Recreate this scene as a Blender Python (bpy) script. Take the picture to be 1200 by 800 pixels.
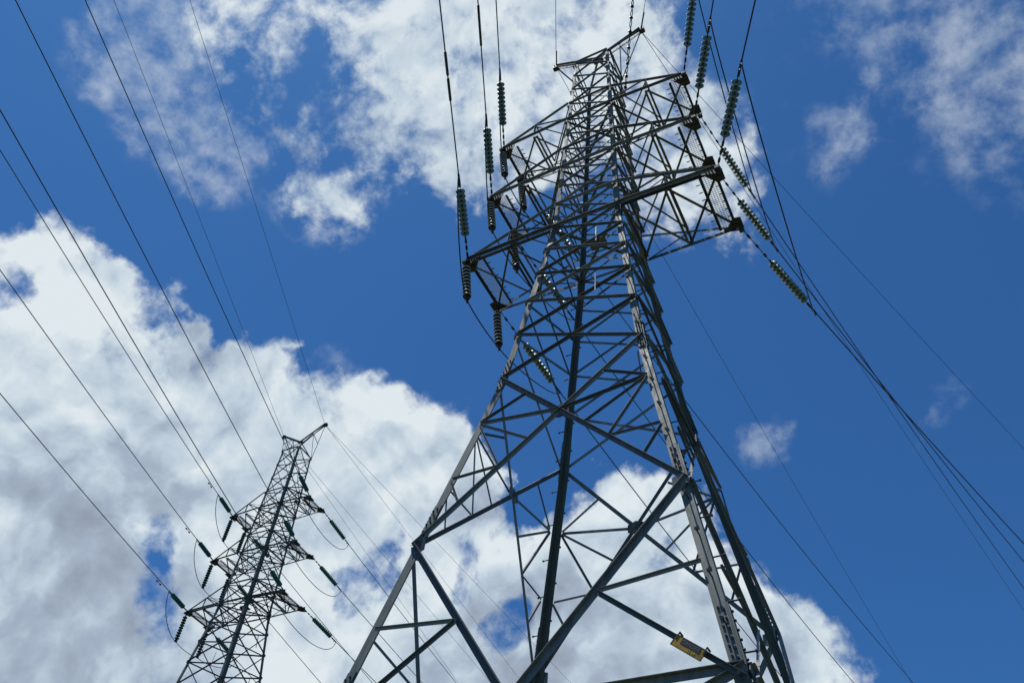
import bpy, bmesh, math, random
from mathutils import Vector as V, Matrix
random.seed(7)
PI = math.pi
for o in list(bpy.data.objects): bpy.data.objects.remove(o)
scene = bpy.context.scene
col = scene.collection

# ------------------------------------------------------------------ camera
GZ = 1.8164                                   # tower model level 0 above the ground
CAM = V((5.5443, -13.293, 1.60)); PITCH, YAW, ROLL, FPX = .8349, -.5467, .107, 1009.49
fwd = V((math.cos(PITCH)*math.sin(YAW), math.cos(PITCH)*math.cos(YAW), math.sin(PITCH)))
rt = V((math.cos(YAW), -math.sin(YAW), 0)); up = rt.cross(fwd)
cr, sr = math.cos(ROLL), math.sin(ROLL)
R_, U_ = rt*cr + up*sr, up*cr - rt*sr
cam = bpy.data.objects.new('camera', bpy.data.cameras.new('camera')); col.objects.link(cam)
cam.data.sensor_width = 36; cam.data.lens = 36*FPX/1200
cam.data.clip_start = .05; cam.data.clip_end = 9000
m = Matrix((R_, U_, -fwd)).transposed().to_4x4(); m.translation = CAM
cam.matrix_world = m
scene.camera = cam

# ------------------------------------------------------------------ sun, sky
SUN_EL, SUN_AZ = math.radians(78), math.radians(247)     # azimuth from +Y towards +X
sd = V((math.sin(SUN_AZ)*math.cos(SUN_EL), math.cos(SUN_AZ)*math.cos(SUN_EL), math.sin(SUN_EL)))
sl = bpy.data.lights.new('sun', 'SUN'); sl.energy = 3.2; sl.angle = math.radians(.53); sl.color = (1, .965, .91)
so = bpy.data.objects.new('sun', sl); col.objects.link(so)
so.rotation_euler = (-sd).to_track_quat('-Z', 'Y').to_euler(); so.location = (0, 0, 80)

vs = scene.view_settings
vs.view_transform = 'Standard'; vs.look = 'None'; vs.gamma = 1; vs.exposure = 0; vs.use_curve_mapping = False
scene.cycles.use_denoising = True
scene.cycles.max_bounces = 5

class NT:
    """tiny helper to wire shader nodes"""
    def __init__(s, tree): s.t = tree; s.n = tree.nodes; s.l = tree.links
    def node(s, typ, **kw):
        n = s.n.new(typ)
        for k, v in kw.items(): setattr(n, k, v)
        return n
    def put(s, sock, v):
        if hasattr(v, 'is_linked'): s.l.new(v, sock)
        else: sock.default_value = v
    def math(s, op, a, b=0.0, c=None, clamp=False):
        n = s.node('ShaderNodeMath', operation=op, use_clamp=clamp)
        s.put(n.inputs[0], a); s.put(n.inputs[1], b)
        if c is not None: s.put(n.inputs[2], c)
        return n.outputs[0]
    def vmath(s, op, a, b=(0, 0, 0), scale=None):
        n = s.node('ShaderNodeVectorMath', operation=op)
        s.put(n.inputs[0], a); s.put(n.inputs[1], b)
        if scale is not None: s.put(n.inputs['Scale'], scale)
        return n.outputs['Value'] if op in ('DOT_PRODUCT', 'LENGTH') else n.outputs['Vector']
    def smooth(s, v, lo, hi, a=0.0, b=1.0, interp='SMOOTHSTEP'):
        n = s.node('ShaderNodeMapRange', interpolation_type=interp)
        s.put(n.inputs[0], v); s.put(n.inputs[1], lo); s.put(n.inputs[2], hi); s.put(n.inputs[3], a); s.put(n.inputs[4], b)
        return n.outputs[0]
    def noise(s, vec, scale, detail=6, rough=.55, dist=0.0, out='Fac'):
        n = s.node('ShaderNodeTexNoise'); s.put(n.inputs['Vector'], vec)
        n.inputs['Scale'].default_value = scale; n.inputs['Detail'].default_value = detail
        n.inputs['Roughness'].default_value = rough; n.inputs['Distortion'].default_value = dist
        return n.outputs[out]
    def mix(s, fac, a, b):
        n = s.node('ShaderNodeMix', data_type='RGBA')
        s.put(n.inputs[0], fac); s.put(n.inputs[6], a); s.put(n.inputs[7], b)
        return n.outputs[2]

def sky_dir(x, y):
    """compass direction of a spot of the sky (clouds stand at infinity)"""
    return (R_*((x-600)/FPX) + U_*((400-y)/FPX) + fwd).normalized()

world = bpy.data.worlds.new('World'); scene.world = world; world.use_nodes = True
W = NT(world.node_tree); W.n.clear()
tc = W.node('ShaderNodeTexCoord').outputs['Generated']
sky = W.node('ShaderNodeTexSky', sky_type='NISHITA', sun_disc=False, sun_elevation=SUN_EL, sun_rotation=SUN_AZ)
sky.altitude = 300; sky.air_density = 1.0; sky.dust_density = .6; sky.ozone_density = 2.0
skyc = W.node('ShaderNodeMix', data_type='RGBA', blend_type='MULTIPLY'); skyc.inputs[0].default_value = 1
W.l.new(sky.outputs[0], skyc.inputs[6]); skyc.inputs[7].default_value = (.385, .90, 1.42, 1)
# warped direction so that no cloud keeps a round outline
w1 = W.noise(tc, 5.0, 4, .55, out='Color')
w2 = W.noise(tc, 19.0, 5, .6, out='Color')
dv = W.vmath('ADD', tc, W.vmath('SCALE', W.vmath('SUBTRACT', w1, (.5, .5, .5)), scale=.17))
dv = W.vmath('ADD', dv, W.vmath('SCALE', W.vmath('SUBTRACT', w2, (.5, .5, .5)), scale=.05))
dv = W.vmath('NORMALIZE', dv)
def field(blobs):
    tot = None
    for (x, y, r, w) in blobs:
        c = W.vmath('DOT_PRODUCT', dv, tuple(sky_dir(x, y)))
        b = W.smooth(c, math.cos(math.atan(r*1.25/FPX)), math.cos(math.atan(r*.45/FPX)), 0, w)
        tot = b if tot is None else W.math('ADD', tot, b)
    return tot
# cumulus bank (x, y, radius in pixels of the 1200 x 800 photograph, weight)
BANK = [(80,330,75,1),(20,420,110,1),(120,430,110,1),(40,560,170,1),(225,450,70,1),(180,520,120,1),(60,720,180,1),(300,490,80,1),
        (300,590,120,.9),(390,570,110,1),(480,530,85,1),(440,640,130,.9),(530,570,70,.9),(360,730,140,1),(470,750,110,1),(560,660,80,.7),
        (630,770,110,1),(720,640,95,.95),(740,740,150,1),(840,760,100,.9),(930,800,75,.4),(690,590,50,.5),(545,520,40,.5),(-60,480,160,1),(-80,700,200,1),
        (300,900,300,1),(700,950,260,1),(-200,560,250,1)]
HOLES = [(190,650,36,-.72),(180,715,36,-.5),(210,790,50,-.55),(602,722,38,-.8),(425,662,36,-.6),(640,560,55,-.8),(775,665,26,-.5),(640,660,40,-.4),(262,560,26,-.3),(355,455,24,-.5),(545,655,26,-.45),(8,335,34,-.8),
         (165,395,40,-.35),(395,500,36,-.45),(250,375,40,-.3)]
HIGH = [(560,60,110,1.0),(640,50,120,1.1),(600,160,85,.85),(520,150,70,.5),(700,60,85,.9),(640,190,60,.65),(770,175,75,.75),(810,235,60,.65),(845,280,40,.45),
        (785,130,70,.3),(300,40,60,.42),(262,10,55,.42),(400,90,80,.16),(395,175,70,.25),(375,225,60,.27),(440,190,70,.30),(470,50,70,.42),(600,-60,170,1.0),(450,-40,110,.45),(560,215,40,.4),(330,110,60,.15),(420,130,40,-.2),(345,75,40,-.2)]
VEIL = [(180,70,80,.55),(215,130,80,.6),(250,170,60,.5),(160,20,60,.35),(1060,5,110,.22),(1130,40,140,.24),(1195,120,95,.34),(1190,185,60,.15),(962,158,42,.42),(985,180,34,.32),
        (886,522,30,.42),(902,506,22,.28),(894,540,24,.25),(1070,490,30,.36),(1092,494,24,.2),(400,450,32,.5),(880,60,140,.16),(1150,-60,170,.2)]
dl = W.vmath('ADD', tc, W.vmath('SCALE', W.vmath('SUBTRACT', w1, (.5, .5, .5)), scale=.04))
n1 = W.noise(tc, 6.5, 10, .62)
n2 = W.noise(dl, 15.0, 9, .58)
n3 = W.noise(dl, 36.0, 8, .60)
nz = W.math('ADD', W.math('MULTIPLY', n1, .5), W.math('MULTIPLY', n2, .5))
nzc = W.math('SUBTRACT', nz, .5)
fine = W.math('SUBTRACT', n3, .5)
bank = W.math('ADD', W.math('MINIMUM', field(BANK), 1.3), field(HOLES))
dB = W.math('MULTIPLY_ADD', fine, 1.3, W.math('MULTIPLY_ADD', nzc, 3.0, bank))
aB = W.math('MULTIPLY', W.smooth(dB, .18, .92), W.smooth(bank, .0, .25))
nzh = W.math('SUBTRACT', W.math('ADD', W.math('MULTIPLY', n1, .22), W.math('MULTIPLY_ADD', n2, .53, W.math('MULTIPLY', n3, .25))), .5)
fH = field(HIGH)
dH = W.math('MULTIPLY_ADD', fine, 1.5, W.math('MULTIPLY_ADD', nzh, 5.2, W.math('MINIMUM', fH, 1.25)))
aH = W.math('MULTIPLY', W.smooth(dH, .06, 1.5), W.smooth(fH, .0, .5, 0, .97))
fV = field(VEIL)
dVl = W.math('MULTIPLY_ADD', fine, 1.8, W.math('MULTIPLY_ADD', nzh, 4.2, W.math('MINIMUM', fV, .8)))
aV = W.math('MULTIPLY', W.smooth(dVl, .0, 1.9), W.smooth(fV, .0, .85, 0, .50))
inv = W.math('MULTIPLY', W.math('SUBTRACT', 1, aB), W.math('MULTIPLY', W.math('SUBTRACT', 1, aH), W.math('SUBTRACT', 1, aV)))
alpha = W.math('SUBTRACT', 1, inv, clamp=True)
# relief: density falling off towards the sun is a lit side
up_s = tuple(sd.normalized()*.045)
dv2 = W.vmath('NORMALIZE', W.vmath('ADD', dv, up_s))
r1 = W.math('SUBTRACT', W.noise(dv, 8.0, 6, .5), W.noise(dv2, 8.0, 6, .5))
big = W.noise(dv, 6.0, 5, .55)
dl2 = W.vmath('NORMALIZE', W.vmath('ADD', dl, tuple(sd.normalized()*.028)))
r2 = W.math('SUBTRACT', W.noise(dl, 15.0, 5, .52), W.noise(dl2, 15.0, 5, .52))
core = W.smooth(dB, .8, 2.3, .07, -.10)
GREY = [(70,720,190,.5),(120,790,140,.3),(330,560,90,.15),(400,640,90,.15),(740,770,150,.34),(560,760,80,.2),(250,560,80,.15),(600,640,90,.2),(500,620,90,.15),(470,110,110,.15)]  # shaded cloud bases, painted in as grey spots
shade = W.math('ADD', W.math('ADD', W.math('MULTIPLY_ADD', r2, 1.25, core), W.math('MULTIPLY', r1, 1.9)), W.math('ADD', W.math('MULTIPLY', W.math('SUBTRACT', big, .5), 1.15), W.math('MULTIPLY', fine, .25)))
lum = W.math('SUBTRACT', W.math('ADD', W.math('MULTIPLY_ADD', aH, .02, .81), shade), W.math('MULTIPLY', field(GREY), .62))
ramp = W.node('ShaderNodeValToRGB'); cr_ = ramp.color_ramp
cr_.elements[0].position = 0; cr_.elements[0].color = (.27, .32, .40, 1)
cr_.elements[1].position = 1; cr_.elements[1].color = (.74, .81, .85, 1)
e = cr_.elements.new(.38); e.color = (.37, .45, .56, 1)
e = cr_.elements.new(.70); e.color = (.55, .65, .74, 1)
W.l.new(lum, ramp.inputs[0])
cloudc = W.node('ShaderNodeMix', data_type='RGBA', blend_type='MULTIPLY'); cloudc.inputs[0].default_value = 1
W.l.new(ramp.outputs[0], cloudc.inputs[6]); cloudc.inputs[7].default_value = (14.3, 14.3, 14.3, 1)
cloudc.clamp_result = False
bg = W.node('ShaderNodeBackground'); bg.inputs[1].default_value = .07
W.l.new(W.mix(alpha, skyc.outputs[2], cloudc.outputs[2]), bg.inputs[0])
W.l.new(bg.outputs[0], W.node('ShaderNodeOutputWorld').inputs[0])
#@@SPLIT

# ------------------------------------------------------------------ materials
def material(name):
    mt = bpy.data.materials.new(name); mt.use_nodes = True
    t = NT(mt.node_tree); b = t.n['Principled BSDF']
    return mt, t, b
def steel(name, ca, cb, rust, metallic=.35, rough=.55):
    mt, t, b = material(name)
    g = t.node('ShaderNodeNewGeometry').outputs['Position']
    rnd = t.node('ShaderNodeObjectInfo').outputs['Random']
    st = t.node('ShaderNodeMapping'); st.inputs['Scale'].default_value = (9, 9, 1.2); t.l.new(g, st.inputs[0])
    a = t.noise(st.outputs[0], 1.0, 6, .65)
    bl = t.noise(g, 2.2, 5, .6)
    f = t.math('ADD', t.math('MULTIPLY', a, .55), t.math('MULTIPLY', rnd, .45))
    c = t.mix(t.smooth(f, .25, .75), ca, cb)
    sp = t.smooth(t.noise(g, 5.5, 8, .7), .60, .74)
    c = t.mix(t.math('MULTIPLY', sp, .55), c, rust)
    c = t.mix(t.smooth(bl, .5, .8, 0, .35), c, tuple(x*.6 for x in ca[:3])+(1,))
    t.l.new(c, b.inputs['Base Color']); b.inputs['Metallic'].default_value = metallic
    t.l.new(t.smooth(a, .2, .8, rough-.12, rough+.18), b.inputs['Roughness'])
    bp = t.node('ShaderNodeBump'); bp.inputs['Strength'].default_value = .15; bp.inputs['Distance'].default_value = .01
    t.l.new(t.noise(g, 40, 4, .6), bp.inputs['Height']); t.l.new(bp.outputs[0], b.inputs['Normal'])
    return mt
def plain(name, c, rough=.5, metal=0.0, spec=.5, var=.25, scale=14):
    mt, t, b = material(name)
    g = t.node('ShaderNodeNewGeometry').outputs['Position']
    n = t.noise(g, scale, 5, .6)
    t.l.new(t.mix(t.smooth(n, .3, .7), c+(1,), tuple(x*(1-var) for x in c)+(1,)), b.inputs['Base Color'])
    b.inputs['Roughness'].default_value = rough; b.inputs['Metallic'].default_value = metal
    b.inputs['Specular IOR Level'].default_value = spec
    return mt
M_LEG = steel('galvanised leg steel', (.078, .088, .078, 1), (.17, .187, .165, 1), (.15, .10, .06, 1), .12, .6)
M_BAR = steel('galvanised bar steel', (.085, .085, .08, 1), (.25, .25, .24, 1), (.12, .075, .045, 1), .10, .6)
M_FLEG = steel('weathered leg steel', (.10, .105, .085, 1), (.15, .155, .13, 1), (.10, .08, .06, 1), .08, .65)
M_FBAR = steel('weathered bar steel', (.085, .075, .085, 1), (.15, .135, .145, 1), (.10, .07, .055, 1), .08, .65)
M_BOLT = plain('dark bolt steel', (.055, .055, .055), .5, .5)
M_PLATE = plain('dark tip plate steel', (.07, .072, .08), .5, .4)
M_WIRE = plain('aged conductor aluminium', (.055, .055, .06), .45, .6)
M_MESH = plain('galvanised walkway mesh', (.62, .63, .62), .5, .2)
M_EARTH = plain('earth wire steel', (.09, .095, .10), .5, .5)
M_GLASS = plain('glass insulator', (.25, .33, .27), .42, 0, .45)
M_FGLASS = plain('green glass insulator', (.03, .22, .17), .42, 0, .45)
M_LITRIM = plain('pale sky-lit insulator rim', (.60, .57, .52), .3, 0, .5)  # pale colour stands for sky light glimmering through the glass rims
M_CAP_SHADE = plain('insulator cap iron and disc shade', (.05, .05, .05), .5, .5)  # iron fittings; also the painted shade under the hanging discs
M_YEL = plain('yellow sign paint', (.56, .30, .006), .45, 0, .5, .45, 9)
M_BLK = plain('black sign paint', (.012, .012, .014), .5)
M_LET = plain('pale sign lettering', (.20, .20, .22), .5)
M_LETY = plain('bright yellow lettering', (.70, .56, .05), .5)
M_CONC = plain('footing concrete', (.34, .33, .31), .9)
def ground_mat():
    mt, t, b = material('meadow grass')
    g = t.node('ShaderNodeNewGeometry').outputs['Position']
    n = t.noise(g, .35, 6, .6); n2 = t.noise(g, 9, 6, .7)
    c = t.mix(t.smooth(n, .35, .65), (.06, .085, .025, 1), (.11, .10, .045, 1))
    c = t.mix(t.smooth(n2, .3, .7, 0, .6), c, (.035, .055, .015, 1))
    t.l.new(c, b.inputs['Base Color']); b.inputs['Roughness'].default_value = .95
    bp = t.node('ShaderNodeBump'); bp.inputs['Strength'].default_value = .8
    t.l.new(n2, bp.inputs['Height']); t.l.new(bp.outputs[0], b.inputs['Normal'])
    return mt
M_GRASS = ground_mat()

# ------------------------------------------------------------------ mesh builder
class MB:
    def __init__(s): s.v = []; s.f = []; s.mi = []
    def add(s, vs_, fs, mi=0):
        k = len(s.v); s.v += [V(x) for x in vs_]
        for f in fs: s.f.append(tuple(i+k for i in f)); s.mi.append(mi)
    def prism(s, ring_a, ring_b, mi=0):
        n = len(ring_a)
        s.add(list(ring_a)+list(ring_b), [tuple(range(n))[::-1], tuple(range(n, 2*n))]+[(i, (i+1) % n, n+(i+1) % n, n+i) for i in range(n)], mi)
    def angle(s, a, b, u, v, size, th, mi=0, size_b=None, out=1.0):
        """L section: heel on line a-b, flanges along u and v"""
        a, b = V(a), V(b); rings = []
        for c, sz in ((a, size), (b, size_b or size)):
            rings.append([c, c+u*sz, c+u*sz+v*th, c+u*th+v*th, c+u*th+v*sz*out, c+v*sz*out])
        s.prism(rings[0], rings[1], mi)
    def bar(s, a, b, n, size, off=0.0, flip=False, th=None):
        """an angle bar lying in a face with outward normal n; its outstanding leg points out along the upper edge"""
        a, b, n = V(a), V(b), V(n); d = (b-a).normalized()
        n = (n-d*n.dot(d)).normalized(); u = n.cross(d)
        if u.z > 0: u = -u                              # flat leg hangs down from the heel
        if flip: u = -u
        h = -u*size*.5+n*off
        s.angle(a+h, b+h, u, n, size, th or max(.007, size*.1), out=.62)
    def box(s, c, x, y, z, mi=0):
        c, x, y, z = V(c), V(x), V(y), V(z)
        s.prism([c-x-y-z, c+x-y-z, c+x+y-z, c-x+y-z], [c-x-y+z, c+x-y+z, c+x+y+z, c-x+y+z], mi)
    def rod(s, a, b, r, seg=6, mi=0, rb=None):
        a, b = V(a), V(b); d = (b-a).normalized()
        x = d.orthogonal().normalized(); y = d.cross(x)
        ring = lambda c, rr: [c+x*rr*math.cos(2*PI*i/seg)+y*rr*math.sin(2*PI*i/seg) for i in range(seg)]
        s.prism(ring(a, r), ring(b, r if rb is None else rb), mi)
    def tube(s, pts, r, seg=6, mi=0):
        pts = [V(q) for q in pts]; n = len(pts); x = None; vs_ = []
        for i, q in enumerate(pts):
            d = (pts[min(i+1, n-1)]-pts[max(i-1, 0)]).normalized()
            x = (d.orthogonal() if x is None else x-d*x.dot(d)).normalized(); y = d.cross(x)
            vs_ += [q+(x*math.cos(2*PI*k/seg)+y*math.sin(2*PI*k/seg))*r for k in range(seg)]
        fs = [(i*seg+k, i*seg+(k+1) % seg, (i+1)*seg+(k+1) % seg, (i+1)*seg+k) for i in range(n-1) for k in range(seg)]
        fs += [tuple(range(seg))[::-1], tuple((n-1)*seg+k for k in range(seg))]
        s.add(vs_, fs, mi)
    def lathe(s, prof, seg=18, mi=0):
        """profile of (x along axis, radius) turned about local X"""
        vs_ = [V((x, r*math.cos(2*PI*k/seg), r*math.sin(2*PI*k/seg))) for x, r in prof for k in range(seg)]
        fs = [(i*seg+k, i*seg+(k+1) % seg, (i+1)*seg+(k+1) % seg, (i+1)*seg+k) for i in range(len(prof)-1) for k in range(seg)]
        s.add(vs_, fs, mi)
    def plate(s, poly, n, th, mi=0):
        n = V(n).normalized()*th*.5
        s.prism([V(q)-n for q in poly], [V(q)+n for q in poly], mi)
    def bolt(s, c, n, r=.02, h=.03, mi=0):
        s.rod(V(c), V(c)+V(n).normalized()*h, r, 6, mi)
    def build(s, name, mats, parent=None, smooth=False):
        me = bpy.data.meshes.new(name); me.from_pydata([tuple(q) for q in s.v], [], s.f)
        for mt in (mats if isinstance(mats, (list, tuple)) else [mats]): me.materials.append(mt)
        me.polygons.foreach_set('material_index', s.mi)
        if smooth: me.polygons.foreach_set('use_smooth', [True]*len(s.f))
        bm = bmesh.new(); bm.from_mesh(me); bmesh.ops.recalc_face_normals(bm, faces=bm.faces); bm.to_mesh(me); bm.free()
        o = bpy.data.objects.new(name, me); col.objects.link(o)
        if parent: o.parent = parent
        return o
def tag(o, label=None, cat=None, group=None, kind=None):
    for k, v in (('label', label), ('category', cat), ('group', group), ('kind', kind)):
        if v: o[k] = v
    return o
def empty(name, loc=(0, 0, 0), rz=0.0):
    o = bpy.data.objects.new(name, None); col.objects.link(o); o.location = loc; o.rotation_euler = (0, 0, rz)
    o.empty_display_size = .3
    return o
def copy_tree(o, parent=None):
    c = o.copy(); col.objects.link(c)
    if parent: c.parent = parent
    for ch in list(o.children): copy_tree(ch, c)
    return c
lerp = lambda a, b, t: V(a)+(V(b)-V(a))*t

# ------------------------------------------------------------------ ground
FAR = dict(x=-28.5961, y=17.5777, z=4.1451, rz=.0213)
def terrain(x, y):
    t = min(1, max(0, (-7-x)/16)); return FAR['z']*t*t*(3-2*t)
g = MB(); xs = [-4000, -1200, -400, -150, -80]+[-60+2*i for i in range(41)]+[60, 150, 400, 1200, 4000]
ys = [-4000, -1200, -400, -120, -50]+[-30+5*i for i in range(17)]+[80, 150, 400, 1200, 4000]
vv = [(x, y, terrain(x, y)) for y in ys for x in xs]; nx = len(xs)
g.add(vv, [(j*nx+i, j*nx+i+1, (j+1)*nx+i+1, (j+1)*nx+i) for j in range(len(ys)-1) for i in range(nx-1)])
tag(g.build('ground', M_GRASS, smooth=True), kind='structure')

# ------------------------------------------------------------------ lattice pylon
Z3, ZT, Z1, Z2, Z5, Z4, Z6, ZC = [z+GZ for z in (20., 31.1533, 26.5666, 23.3308, 13.5647, 8.7578, 5.15, 32.2825)]
ZE = 33.33+GZ; ZB = 1.9+GZ; UP = 1.2; WY = .9937
WL = [(Z6, 3.25), (Z5, 1.6901), (Z3, 1.0), (ZT, .6681)]
def wid(z):
    if z <= WL[0][0]:
        sl_ = (WL[0][1]-WL[1][1])/(WL[1][0]-WL[0][0]); return WL[0][1]+(WL[0][0]-z)*sl_
    for (za, wa), (zb, wb) in zip(WL, WL[1:]):
        if z <= zb: return wa+(wb-wa)*(z-za)/(zb-za)
    return WL[-1][1]
def corner(sx, sy, z): w = wid(z); return V((sx*w, sy*w*WY, z))
FACES = [('y', -1), ('y', 1), ('x', -1), ('x', 1)]
def fpt(face, u, z):
    ax, s = face; w = wid(z)
    return V((u*w, s*w*WY, z)) if ax == 'y' else V((s*w, u*w*WY, z))
def fn(face): ax, s = face; return V((0, s, 0)) if ax == 'y' else V((s, 0, 0))

ARM = {1: (Z1, 3.2663, .7052), 2: (Z2, 3.3641, .8159), 3: (Z3, 3.7532, .9542)}
def arm_tip(k, sx, sy, am=1.0, dm=1.0): z, a, d = ARM[k]; return V((sx*a*am, sy*d*dm, z))

POST = [(-.006, .018), (-.006, .05), (.022, .055), (.030, .075), (.036, .112), (.046, .124), (.082, .126), (.088, .116), (.074, .085), (.090, .075), (.074, .05), (.10, .02), (.165, .018)]
def build_pylon(label, loc, rz, bar, leg, am=1.0, dm=1.0, em=1.0, near=True):
    T = empty('lattice_pylon', loc, rz)
    tag(T, label, 'pylon', 'lattice pylons of the power line')
    cnt = [0]
    def off(base=.0):
        cnt[0] += 1; return base+.0017*(cnt[0] % 11)
    def B(name, a, b, n, size, base=0.0, flip=False, parent=T):
        if name in ('tie_bar', 'lattice_brace'):
            dd = (V(b)-V(a)).normalized(); a = V(a)+dd*.05; b = V(b)-dd*.03
        mb = MB(); mb.bar(a, b, n, size*((1.02 if name == 'chord' else .86) if near else .74), off(base), flip); return mb.build(name, bar, parent)
    # concrete footings
    for sx in (-1, 1):
        for sy in (-1, 1):
            c = corner(sx, sy, .0); mb = MB()
            r0 = [c+V((x*.55, y*.55, -.6)) for x, y in ((-1, -1), (1, -1), (1, 1), (-1, 1))]
            r1_ = [c+V((x*.34, y*.34, .32)) for x, y in ((-1, -1), (1, -1), (1, 1), (-1, 1))]
            mb.prism(r0, r1_); mb.build('footing', M_CONC, T)
    # legs
    segs = [(.1, Z6, .185, .185), (Z6, Z5, .18, .165), (Z5, Z3, .155, .15), (Z3, ZT, .14, .105)]
    for sx in (-1, 1):
        for sy in (-1, 1):
            mb = MB()
            for za, zb, sa, sb in segs:
                mb.angle(corner(sx, sy, za), corner(sx, sy, zb), V((-sx, 0, 0)), V((0, -sy, 0)), sa, .022, 0, sb)
            lg = mb.build('leg', leg, T)
            # splice plates with bolt heads
            for zs, ln in ((Z6+.55, 1.0), (Z4+.45, 1.05), (Z5+.15, 1.1), (Z3-.05, .8)):
                mb = MB()
                za, zb = zs-ln/2, zs+ln/2; ca, cb = corner(sx, sy, za), corner(sx, sy, zb)
                for k, (u, n) in enumerate(((V((-sx, 0, 0)), V((0, sy, 0))), (V((0, -sy, 0)), V((sx, 0, 0))))):
                    wd = .165 if zs < Z4+1 else (.15 if zs < Z5+1 else .13)
                    e0 = .012
                    mb.plate([ca+u*e0+n*.014, ca+u*wd+n*.014, cb+u*wd+n*.014, cb+u*e0+n*.014], n, .022)
                    for q in range(6):
                        for r in (0, 1):
                            t = (q+.5+.25*r)/6.4
                            mb.bolt(lerp(ca, cb, t)+u*wd*(.28+.42*r)+n*.025, n, .019, .026, 1)
                mb.build('splice_plate', [leg, M_BOLT], lg)
            # step bolts on two legs
            if sx*sy == -1:
                mb = MB(); mb.rod((0, 0, 0), (.17, 0, 0), .013, 6); mb.rod((.17, 0, 0), (.195, 0, 0), .026, 6)
                sb0 = mb.build('step_bolt', M_BOLT, lg); first = True; z = 2.6; k = 0
                while z < ZT-.5:
                    o = sb0 if first else sb0.copy()
                    if not first: col.objects.link(o); o.parent = lg
                    first = False
                    if k % 2 == 0: o.location = corner(sx, sy, z)+V((-sx*.075, 0, 0)); o.rotation_euler = (0, 0, sy*PI/2)
                    else: o.location = corner(sx, sy, z)+V((0, -sy*.075, 0)); o.rotation_euler = (0, 0, 0 if sx > 0 else PI)
                    k += 1; z += .42
    # four braced faces
    nodes_a = [Z5, 15.15+GZ, 16.5+GZ, 17.7+GZ, 18.87+GZ, Z3]
    nodes_b = [Z3, Z3+1.2, Z3+2.28, Z2, Z2+1.2, Z2+2.25, Z1, Z1+1.2, Z1+2.35, Z1+3.45, ZT]
    for f in FACES:
        n = fn(f)
        P = lambda u, z: fpt(f, u, z)
        big, mid, sm = .142, .10, .07
        # base panel
        B('diagonal_brace', P(1, Z6), P(-1, ZB), n, .13, .004); B('diagonal_brace', P(-1, Z6), P(1, ZB), n, .13, .03)
        # horizontal and V below the waist panel
        B('horizontal_brace', P(-1, Z6), P(1, Z6), n, .135, .008)
        for s in (-1, 1):
            c4, c6, M6 = P(s, Z4), P(s, Z6), P(0, Z6)
            B('diagonal_brace', c4, M6, n, big, .012 if s < 0 else .04)
            zc = (Z4+Z6)/2; md = lerp(c4, M6, .55)
            I = lambda z_: P(s*(1-.10/wid(z_)), z_)
            B('tie_bar', I(zc), md, n, sm, .055); B('tie_bar', md, P(s, Z6-.22), n, .085, .07)
        # crossed panel between the two leg splices
        w5, w4 = wid(Z5), wid(Z4); zA = Z5+(Z4-Z5)*w5/(w5+w4); A = P(0, zA)
        B('diagonal_brace', P(-1, Z4), P(1, Z5), n, .108, .012); B('diagonal_brace', P(1, Z4), P(-1, Z5), n, .108, .042)
        za, zb = Z5-(Z5-Z4)/3, Z5-(Z5-Z4)*2/3
        mb = MB(); u = n.cross(V((0, 0, 1)))
        mb.plate([A+n*.036+u*x+V((0, 0, y)) for x, y in ((-.2, -.1), (0, -.18), (.2, -.1), (.2, .1), (0, .18), (-.2, .1))], n, .012); mb.build('gusset_plate', bar, T)
        for s in (-1, 1):
            c4, c5 = P(s, Z4), P(s, Z5); D = lambda t: lerp(c4, A, t)
            B('tie_bar', I(zb), D(.29), n, .06, .058); B('tie_bar', I(zb), D(.56), n, .06, .062)
            B('tie_bar', I(za), D(.56), n, .065, .06); B('tie_bar', I(za), D(.77), n, .065, .064)
            B('tie_bar', I(za), A, n, .085, .07); B('tie_bar', I(za), lerp(c5, A, .5), n, .07, .066)
            mb = MB(); e = P(s, Z4); u = (P(-s, Z4)-e).normalized()
            mb.plate([e+n*.032+u*.03+V((0, 0, .16)), e+n*.032+u*.25+V((0, 0, .09)), e+n*.032+u*.25+V((0, 0, -.13)), e+n*.032+u*.03+V((0, 0, -.22))], n, .010)
            for q in range(3): mb.bolt(e+n*.036+u*(.08+.05*(q % 2))+V((0, 0, .06-.07*q)), n, .018, .022, 1)
            mb.build('gusset_plate', [bar, M_BOLT], T)
        for i in range(5):
            za_, zb_ = nodes_a[i], nodes_a[i+1]
            B('diagonal_brace', P(-1, za_), P(1, zb_), n, .10, .012); B('diagonal_brace', P(1, za_), P(-1, zb_), n, .085, .034)
            if i in (2, 4) and f[0] == 'y':
                h0 = nodes_a[i]-nodes_a[i-1]; h1_ = zb_-za_
                B('tie_bar', P(.36, za_-.5*h0), P(.36, za_+.2*h1_), n, .04, .06)
        for i in range(10):
            za_, zb_ = nodes_b[i], nodes_b[i+1]
            B('lattice_brace', P(-1, za_), P(1, zb_), n, .085, .010); B('lattice_brace', P(1, za_), P(-1, zb_), n, .07, .032)
        for z, sz in ((Z3, .13), (Z3+UP, .10), (Z2, .12), (Z2+UP, .09), (Z1, .12), (Z1+UP, .09), (ZT, .10)):
            B('horizontal_brace', P(-1, z), P(1, z), n, sz, .05)
    for z in (Z3, Z2, Z1):
        B('plan_brace', corner(-1, -1, z), corner(1, 1, z), (0, 0, -1), .09, .02); B('plan_brace', corner(-1, 1, z), corner(1, -1, z), (0, 0, -1), .09, .05)
    # inner platform plate seen under the lowest crossarm
    mb = MB(); zp = Z3+.12
    mb.box((-.05, .05, zp), (.26, 0, 0), (0, .16, 0), (0, 0, .012)); mb.box((-.05, -.12, zp+.06), (.28, 0, 0), (0, .012, 0), (0, 0, .06))
    mb.build('inner_platform', bar, T)
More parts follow.
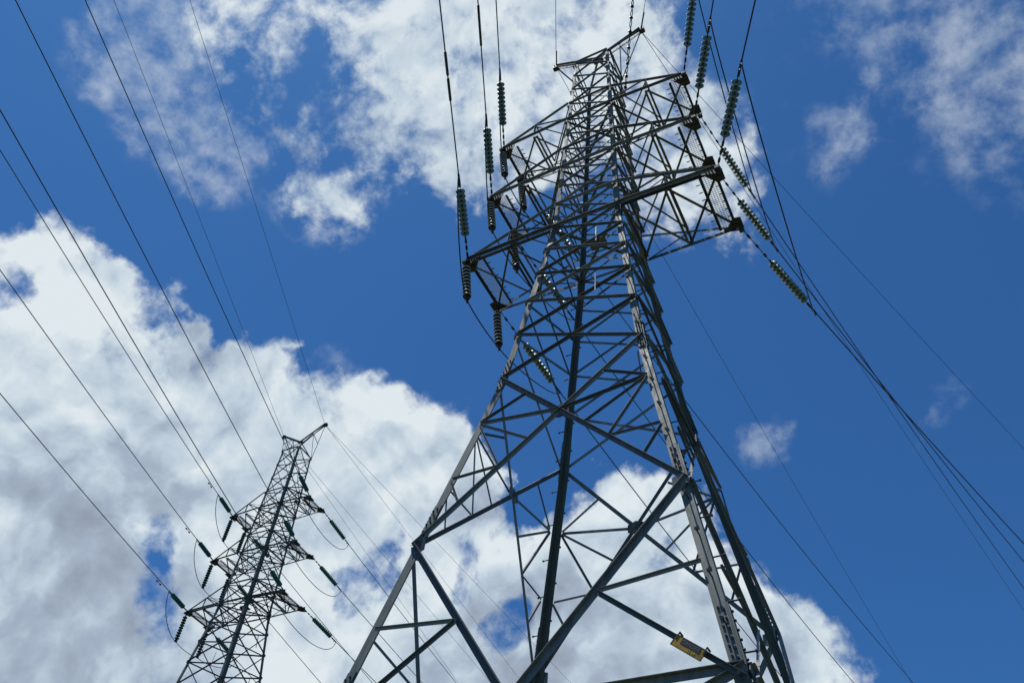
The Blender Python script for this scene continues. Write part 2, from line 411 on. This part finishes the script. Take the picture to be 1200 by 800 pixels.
    # pointed top with two earth-wire horns
    C = V((0, 0, ZC))
    for sx in (-1, 1):
        for sy in (-1, 1):
            B('hip_brace', corner(sx, sy, ZT), C, (sx, sy, .5), .09, .0)
    mb = MB(); mb.plate([C+V((x, y, 0)) for x, y in ((-.2, -.12), (.2, -.12), (.2, .12), (-.2, .12))], (0, 0, 1), .02); mb.build('gusset_plate', M_PLATE, T)
    for s in (-1, 1):
        tipE = V((s*1.8193*em, 0, ZE))
        H = empty('peak_arm', (0, 0, 0)); H.parent = T
        for sy in (-1, 1): B('chord', C+V((0, sy*.05, 0)), tipE+V((0, sy*.05, 0)), (0, sy, 0), .12, 0, parent=H)
        for sy in (-1, 1):
            c = corner(s, sy, ZT)
            B('arm_brace', c, tipE, (0, sy, -.4), .08, 0, parent=H)
            B('arm_brace', lerp(c, tipE, .45), lerp(C, tipE, .5), (0, sy, 0), .05, .01, parent=H)
            B('arm_brace', c, lerp(C, tipE, .5), (0, sy, 0), .05, .02, parent=H)
        mb = MB(); mb.box(tipE+V((s*.03, 0, -.03)), (.11, 0, 0), (0, .09, 0), (0, 0, .10)); mb.box(tipE+V((s*.02, 0, -.17)), (.06, 0, 0), (0, .016, 0), (0, 0, .05))
        for q in (-1, 1): mb.bolt(tipE+V((s*.05, q*.09, 0)), (0, q, 0), .025, .05)
        mb.build('tip_plate', M_PLATE, H)
    # six crossarms
    for k in (1, 2, 3):
        z, a, d = ARM[k]; a *= am; d *= dm; zu = z+UP
        for s in (-1, 1):
            lf, lb, uf, ub = corner(s, -1, z), corner(s, 1, z), corner(s, -1, zu), corner(s, 1, zu)
            tf, tb = V((s*a, -d, z)), V((s*a, d, z))
            mf, mbk, muf, mub = lerp(lf, tf, .5), lerp(lb, tb, .5), lerp(uf, tf, .5), lerp(ub, tb, .5)
            cs = .115 if k == 3 else .10
            A_ = empty('crossarm', (0, 0, 0)); A_.parent = T
            tz = V((-s*.12, 0, .06))
            B('chord', lf, tf, (0, -1, 0), cs, .06, parent=A_); B('chord', lb, tb, (0, 1, 0), cs, .06, parent=A_)
            if k == 3: B('chord', lf+V((0, .06, 0)), tf+V((0, .06, 0)), (0, -1, 0), .09, .0, parent=A_)
            B('chord', uf, tf+tz, (0, -1, 0), .085, .055, parent=A_); B('chord', ub, tb+tz, (0, 1, 0), .085, .055, parent=A_)
            dn = V((0, 0, -1))
            L = lambda p_, q_, n_, sz, o_: B('arm_brace', p_, q_, n_, sz, o_, parent=A_)
            L(mf+V((s*.06, 0, 0)), mbk+V((s*.06, 0, 0)), dn, .075, .012); L(mf+V((-s*.06, 0, 0)), mbk+V((-s*.06, 0, 0)), dn, .075, .016)
            L(lf, mbk, dn, .07, .03); L(lb, mf, dn, .07, .055); L(mf, tb, dn, .07, .03); L(mbk, tf, dn, .07, .055)
            L(mf, muf, (0, -1, 0), .07, .07); L(mbk, mub, (0, 1, 0), .07, .07)
            L(muf, mub, (0, 0, 1), .06, .0); L(uf, mub, (0, 0, 1), .05, .02); L(ub, muf, (0, 0, 1), .05, .04)
            L(muf, lf, (0, -1, 0), .06, .09); L(mub, lb, (0, 1, 0), .06, .09)
            # rails and mesh walkway along the end
            x0, x1 = s*(a-.04), s*(a-.52)
            for xr in (x0, x1):
                yy = d if xr == x0 else d*.97
                mb = MB(); mb.angle(V((xr, -yy, z-.02)), V((xr, yy, z-.02)), V((s*(1 if xr == x1 else -1), 0, 0)), V((0, 0, -1)), .07, .009)
                for q in range(7):
                    y = -yy+.18+q*(2*yy-.36)/6; mb.rod((xr-s*.02, y, z-.08), (xr-s*.13, y, z-.08), .014, 6)
                mb.build('walkway_rail', M_PLATE, A_)
            mb = MB(); ny, nxg = int(2*d/.065), 7
            for q in range(ny+1): y = -d+.05+q*(2*d-.1)/ny; mb.box(((x0+x1)/2, y, z+.0), (.235, 0, 0), (0, .0045, 0), (0, 0, .006))
            for q in range(nxg+1): x = x1+(x0-x1)*q/nxg; mb.box((x, 0, z+.013), (.0045, 0, 0), (0, d-.04, 0), (0, 0, .006))
            mb.build('walkway_grating', M_MESH, A_)
            for sy, tp in ((-1, tf), (1, tb)):
                mb = MB(); i_ = V((-s, 0, 0)); yv = V((0, -sy, 0))
                mb.plate([tp+i_*.42+V((0, sy*.03, .12)), tp+V((s*.10, sy*.03, .07)), tp+V((s*.14, sy*.03, -.10)), tp+V((s*.02, sy*.03, -.22)), tp+i_*.42+V((0, sy*.03, -.06))], (0, 1, 0), .02)
                mb.plate([tp+i_*.36+V((0, 0, -.075)), tp+V((s*.13, 0, -.078)), tp+V((s*.13, 0, -.078))+yv*.30, tp+i_*.08+yv*.34+V((0, 0, -.075))], (0, 0, 1), .016)
                mb.box(tp+V((s*.04, sy*.10, -.10)), (.07, 0, 0), (0, .07, 0), (0, 0, .05))
                for q in range(4): mb.bolt(tp+V((-s*(.06+.08*q), sy*.04, .02)), (0, sy, 0), .024, .05)
                for q in range(3): mb.bolt(tp+V((s*(.08-.1*q), 0, -.09))+yv*.12, (0, 0, -1), .024, .05)
                mb.build('tip_plate', M_PLATE, A_)
    return T
#@@NEAR
near = build_pylon('tall grey steel lattice pylon towering over the viewer, yellow plate on one brace', (0, 0, 0), 0, M_BAR, M_LEG)
far = build_pylon('smaller lattice pylon behind on the left against white cloud, with green glass insulators', (FAR['x'], FAR['y'], FAR['z']), FAR['rz'], M_FBAR, M_FLEG, .8831, .9375, .9144, near=False)
def far_w(P):
    c, s = math.cos(FAR['rz']), math.sin(FAR['rz']); return V((FAR['x']+c*P.x-s*P.y, FAR['y']+s*P.x+c*P.y, FAR['z']+P.z))

# ------------------------------------------------------------------ warning sign on the near pylon
def make_sign():
    f = ('y', -1); c4, M6, c6 = fpt(f, 1, Z4), fpt(f, 0, Z6), fpt(f, 1, Z6)
    md = lerp(c4, M6, .55); c6 = fpt(f, 1, Z6-.22); a, b = lerp(md, c6, .60), lerp(md, c6, .785)
    n = V((0, -1, 0)); d = (b-a).normalized(); n = (n-d*n.dot(d)).normalized(); u = n.cross(d)
    if u.z > 0: u = -u
    org = (a+b)/2+n*.175-u*.03; Lh = (b-a).length/2; hh = .165
    S = empty('warning_sign', org)
    S.rotation_euler = Matrix((d, -u, n)).transposed().to_euler()
    tag(S, 'yellow warning plate with a black lettered band hung from the near pylon', 'sign')
    mb = MB(); mb.box((0, -hh/2, 0), (Lh, 0, 0), (0, hh/2, 0), (0, 0, .003)); mb.build('sign_plate', M_YEL, S)
    for y_ in (-.004, -hh+.004):
        mb = MB(); mb.box((0, y_, .0045), (Lh, 0, 0), (0, .005, 0), (0, 0, .001)); mb.build('sign_border', M_BLK, S)
    for x_ in (-1, 1):
        mb = MB(); mb.box((x_*(Lh-.004), -hh/2, .0052), (.005, 0, 0), (0, hh/2-.01, 0), (0, 0, .001)); mb.build('sign_border', M_BLK, S)
    mb = MB(); mb.box((.02, -.055, .005), (Lh*.62, 0, 0), (0, .038, 0), (0, 0, .0015)); mb.build('black_band', M_BLK, S)
    def text(body, x, y, size, mat, name):
        cu = bpy.data.curves.new(name, 'FONT'); cu.body = body; cu.size = size; cu.align_x = 'CENTER'; cu.align_y = 'CENTER'; cu.extrude = .0008
        t = bpy.data.objects.new(name, cu); col.objects.link(t)
        dg = bpy.context.evaluated_depsgraph_get(); me = bpy.data.meshes.new_from_object(t.evaluated_get(dg)); bpy.data.objects.remove(t)
        o = bpy.data.objects.new(name, me); me.materials.append(mat); col.objects.link(o); o.parent = S; o.location = (x, y, .0075)
    text('DANGER', .02, -.055, .074, M_LET, 'sign_lettering')
    text('12 54', .07, -.125, .058, M_LETY, 'sign_lettering')
    for x in (-.9, .9):
        mb = MB(); mb.box((x*Lh, -.02, .008), (.008, 0, 0), (0, .045, 0), (0, 0, .004)); mb.box((x*Lh, .03, -.035), (.008, 0, 0), (0, .012, 0), (0, 0, .05))
        mb.build('sign_clip', M_EARTH, S)
make_sign()

# ------------------------------------------------------------------ insulator strings
DISC = [(-.006, .018), (-.006, .045), (.030, .050), (.042, .060), (.050, .095), (.070, .126), (.104, .130), (.104, .116), (.086, .100), (.104, .088), (.086, .074), (.108, .060), (.09, .040), (.11, .018), (.165, .016)]
def make_string(name, t0, n, glass, tail, pitch=.16):
    """hangs along local +X from its tower end at the origin"""
    S = empty(name)
    mb = MB(); x = .06
    mb.lathe([(.0, .015), (.02, .035), (.10, .035), (.12, .012)], 8)
    mb.rod((.10, 0, 0), (t0, 0, 0), .013, 6)
    for q in (.30, .55, .8): mb.box((t0*q, 0, 0), (.07, 0, 0), (0, .03, 0), (0, 0, .018))
    mb.box((t0-.06, 0, 0), (.06, 0, 0), (0, .02, 0), (0, 0, .028))
    mb.build('link', M_CAP_SHADE, S)
    d = MB()
    if name == 'suspension_insulator': d.lathe(POST[:4], 12, 1); d.lathe(POST[3:8], 20, 0); d.lathe(POST[7:], 20, 1)  # hanging discs: undersides coloured dark to paint in their shade
    else: d.lathe(DISC[:4], 14, 1); d.lathe(DISC[3:13], 20, 0); d.lathe(DISC[12:], 8, 1)
    d0 = None
    for i in range(n):
        o = d.build('insulator_disc', [glass, M_CAP_SHADE], S, True) if d0 is None else d0.copy()
        if d0 is None: d0 = o
        else: col.objects.link(o); o.parent = S
        o.location = (t0+.01+i*pitch, 0, 0)
    e = t0+n*pitch; mb = MB()
    if tail > 0:
        mb.rod((e-.02, 0, 0), (e+tail*.35, 0, 0), .014, 6); mb.box((e+tail*.28, 0, 0), (.06, 0, 0), (0, .03, 0), (0, 0, .02))
        mb.lathe([(e+tail*.35, .02), (e+tail*.4, .034), (e+tail*.92, .030), (e+tail, .014)], 8)
        mb.rod((e+tail*.55, 0, 0), (e+tail*.6, 0, -.1), .022, 6)
    else:
        mb.lathe([(e-.02, .018), (e+.0, .075), (e+.05, .085), (e+.09, .05), (e+.13, .03)], 10)
        mb.box((e+.11, 0, 0), (.03, 0, 0), (0, .09, 0), (0, 0, .03))
    mb.build('clamp', M_CAP_SHADE, S)
    return S
protos = {}
def place_string(key, args, P, d, label, group):
    if key not in protos: S = protos[key] = make_string(*args)
    else: S = copy_tree(protos[key])
    S.location = P; S.rotation_euler = V(d).to_track_quat('X', 'Z').to_euler()
    return tag(S, label, 'insulator', group)

def wire_pt(P0, sg, w, t):
    phi, s, k = w; tm = min(t, 42.0)
    z = -s*tm+k*tm*tm
    if t > tm: z += min(-s+2*k*tm, .03)*(t-tm)
    return P0+V((math.sin(phi), math.cos(phi), 0))*(sg*t)+V((0, 0, z))
WIRES = {'mfL3': (-0.42616, 0.08005, 0.00042), 'mfL2': (-0.43102, 0.08004, 0.00042), 'mfL1': (-0.43243, 0.08004, 0.00042), 'mfR1': (-0.4401, 0.08004, 0.00042), 'mfR2': (-0.46369, 0.08004, 0.00042), 'mfR3': (-0.48817, 0.08004, 0.00042), 'mbR1': (0.19739, 0.04811, 0.00176), 'mbR2': (0.24691, 0.05069, 0.00176), 'mbR3': (0.29622, 0.05102, 0.00176), 'mbL3': (0.07807, 0.0462, 0.00176), 'mbL2': (0.10477, 0.04771, 0.00176), 'mbL1': (0.1404, 0.05422, 0.00176), 'meL': (-0.42873, 0.08, 0.0004), 'meR': (-0.52041, 0.08, 0.0004), 'mebR': (0.34223, 0.07581, 0.00083), 'mebR2': (0.19016, 0.07365, 0.00083), 'mebL': (0.07931, 0.07461, 0.00083), 'ffL3': (-0.33278, 0.08849, 0.00086), 'ffL2': (-0.33796, 0.0892, 0.00086), 'ffL1': (-0.34674, 0.08863, 0.00086), 'ffR3': (-0.36352, 0.08661, 0.00086), 'ffR2': (-0.3671, 0.08693, 0.00086), 'ffR1': (-0.37554, 0.08627, 0.00086), 'feL': (-0.43196, 0.08168, -0.00026), 'feR': (-0.43716, 0.08169, -0.00026), 'fbR1': (-0.07888, 0.07655, 0.0007), 'fbR2': (-0.0421, 0.07641, 0.0007), 'fbR3': (-0.00986, 0.07671, 0.0007), 'fbL1': (-0.10625, 0.0767, 0.0007), 'fbL2': (-0.12359, 0.07664, 0.0007), 'fbL3': (-0.14, .0767, .0007), 'febR1': (-0.02852, 0.08036, 7e-05), 'febR2': (0.09435, 0.08029, 7e-05), 'febL1': (-0.09982, 0.08032, 7e-05), 'febL2': (-0.00742, 0.08039, 7e-05)}
def run(P0, sg, w, ta, tb=130):
    ts = [ta]; t = ta
    while t < tb: t += .5 if t < 12 else (1.5 if t < 50 else 8); ts.append(t)
    return [wire_pt(P0, sg, w, t) for t in ts]
def bezier(a, b, c, d, n=22):
    return [a*(1-t)**3+b*3*t*(1-t)**2+c*3*t*t*(1-t)+d*t**3 for t in [i/n for i in range(n+1)]]

LEVEL = {1: 'upper', 2: 'middle', 3: 'lower'}
SIDE = {'L': 'left', 'R': 'right'}
for who, W_, am, dm, em in (('near', lambda P: P, 1, 1, 1), ('far', far_w, .8831, .9375, .9144)):
    nm = 'm' if who == 'near' else 'f'
    tower = 'near pylon' if who == 'near' else 'far pylon'
    gl = M_GLASS if who == 'near' else M_FGLASS
    cw = .0195 if who == 'near' else .0195
    gs = 'glass insulator strings of the %s' % tower; gw = 'conductor wires of the %s' % tower
    for k in (1, 2, 3):
        for sd_ in 'LR':
            sx = -1 if sd_ == 'L' else 1
            ends = {}
            for dr, sg, sy in (('f', -1, -1), ('b', 1, 1)):
                w = WIRES[nm+dr+sd_+str(k)]; P0 = W_(arm_tip(k, sx, sy, am, dm))
                at = 'front' if dr == 'f' else 'rear'
                if who == 'near': t0, n, tail = (1.0, 10, .55) if dr == 'f' else (1.6, 11, .65)
                else: t0, n, tail = (.62, 9, .5) if dr == 'f' else (1.0, 11, .65)
                d = (wire_pt(P0, sg, w, 3)-P0).normalized()
                place_string((who, dr), ('insulator_string', t0, n, gl, tail), P0, d,
                             '%s glass insulator string at %s tip of %s %s crossarm, %s' % ('dark grey' if who == 'near' else 'green', at, LEVEL[k], SIDE[sd_], tower), gs)
                te = t0+n*.16+tail*.8
                mb = MB(); mb.tube(run(P0, sg, w, te), cw, 6)
                o = mb.build('conductor_wire', M_WIRE, None, True)
                o0 = 'overhead' if dr == 'f' else 'into the distance'
                tag(o, 'dark wire running %s from %s tip of %s %s crossarm, %s' % (o0, at, LEVEL[k], SIDE[sd_], tower), 'power line', gw)
                # vibration dampers
                for td in ([6.29, 5.6] if nm+dr+sd_+str(k) == 'mfL3' else [6.1, 5.55] if nm+dr+sd_+str(k) == 'mfL2' else [te+1.2] if who == 'far' and dr == 'f' and sd_ == 'L' else []):
                    q = wire_pt(P0, sg, w, td); mb = MB(); e1 = wire_pt(P0, sg, w, td+.3); e2 = wire_pt(P0, sg, w, td-.3)
                    if who == 'near':
                        mb.tube([e2, q, e1], .035, 8)
                    else:
                        dz = V((0, 0, -.13)); mb.rod(q, q+dz, .014); mb.rod(lerp(q, e2, .7)+dz, lerp(q, e1, .7)+dz, .008)
                        for e_ in (e1, e2): mb.rod(lerp(q, e_, .45)+dz, lerp(q, e_, .8)+dz, .04, 8)
                    mb.build('damper', M_CAP_SHADE, o, True)
                ends[dr] = (wire_pt(P0, sg, w, te+.03), d)
            # jumper that carries the current past the tower
            (a, da), (b, db) = ends['f'], ends['b']; pts = []
            if sd_ == 'L':
                bots = []
                for sy in (-1, 1):
                    P0 = W_(arm_tip(k, sx, sy, am, dm))+V((-.04, sy*.02, -.14))
                    tilt = V((.20, .10, -1.75)) if who == 'near' else V((-.02, 0, -1.75))
                    place_string((who, 'post'), ('suspension_insulator', .12, 9, M_LITRIM if who == 'near' else gl, 0, .155), P0, tilt.normalized(),
                                 '%s insulator hanging down under %s tip of %s left crossarm, %s' % ('striped pale grey' if who == 'near' else 'green glass', 'front' if sy < 0 else 'rear', LEVEL[k], tower), 'hanging insulators of the %s' % tower)
                    bots.append(P0+tilt.normalized()*1.62)
                p1, p2 = bots; hd = (p2-p1)*.3
                sag = .25 if who == 'near' else .9
                pts = bezier(a, a-da*.15+V((0, 0, -.5-sag)), p1-hd*.7+V((0, 0, -.05)), p1)
                pts += bezier(p1, p1+hd*.8+V((0, 0, -.16)), p2-hd*.8+V((0, 0, -.16)), p2)[1:]
                pts += bezier(p2, p2+hd*.7+V((0, 0, -.12)), b-db*.25+V((0, 0, -.55-sag*.6)), b)[1:]
            else:
                s_ = 1.7 if who == 'near' else 1.9
                pts = bezier(a, a-da*.25+V((0, 0, -s_)), b-db*.25+V((0, 0, -s_)), b, 40)
            mb = MB(); mb.tube(pts, cw*.95, 6)
            tag(mb.build('jumper_wire', M_WIRE, None, True), 'curved jumper wire looping past %s %s crossarm, %s' % (LEVEL[k], SIDE[sd_], tower), 'jumper wire', 'jumper wires of the %s' % tower)
    # earth wires from the horn tips
    for sd_ in 'LR':
        sx = -1 if sd_ == 'L' else 1; P0 = W_(V((sx*1.8193*em, 0, ZE-.05)))
        lst = [('e'+sd_, -1, 'thin earth wire running overhead from %s horn atop the %s')]
        if who == 'near':
            lst += [('eb'+sd_, 1, 'thin earth wire running into the distance from %s horn atop the %s')]
            if sd_ == 'R': lst += [('ebR2', 1, 'second, steeper earth wire into the distance from %s horn atop the %s')]
        else:
            lst += [('eb'+sd_+'1', 1, 'steeper of two thin earth wires leaving behind the %s horn of the %s'), ('eb'+sd_+'2', 1, 'flatter of two thin earth wires leaving behind the %s horn of the %s')]
        for kk, sg, lb in lst:
            mb = MB(); mb.tube(run(P0+V((0, sg*.05, 0)), sg, WIRES[nm+kk], 0), .0115 if who == 'near' else .0105, 6)
            if sg < 0 and who == 'near':
                q0, q1 = wire_pt(P0, sg, WIRES[nm+kk], .15), wire_pt(P0, sg, WIRES[nm+kk], .75); mb.rod(q0, q1, .022, 6)
            tag(mb.build('earth_wire', M_EARTH, None, True), lb % (SIDE[sd_], tower), 'earth wire', 'earth wires of the pylons')
# twisted cable that comes down on to the rear right corner of the near pylon
P0 = corner(1, 1, ZT-1.2)+V((.05, .03, 0)); wv = (math.radians(-26), .06, .0004); mb = MB()
for ph in (0, PI):
    pts = []
    t = 0.0
    while t < 60:
        q = wire_pt(P0, -1, wv, t); r = .035 if t < 9 else .012
        pts.append(q+V((math.cos(t*9+ph)*r, 0, math.sin(t*9+ph)*r))); t += .08 if t < 9 else 1.0
    mb.tube(pts, .016, 5)
for t in (.35, .8, 1.3, 1.9, 2.5, 3.0, 3.4):
    q = wire_pt(P0, -1, wv, t); mb.box(q, (.05, 0, 0), (0, .05, 0), (0, 0, .04))
tag(mb.build('twisted_cable', M_CAP_SHADE, None, True), 'dark twisted cable with clamps meeting the top of the near pylon', 'cable')
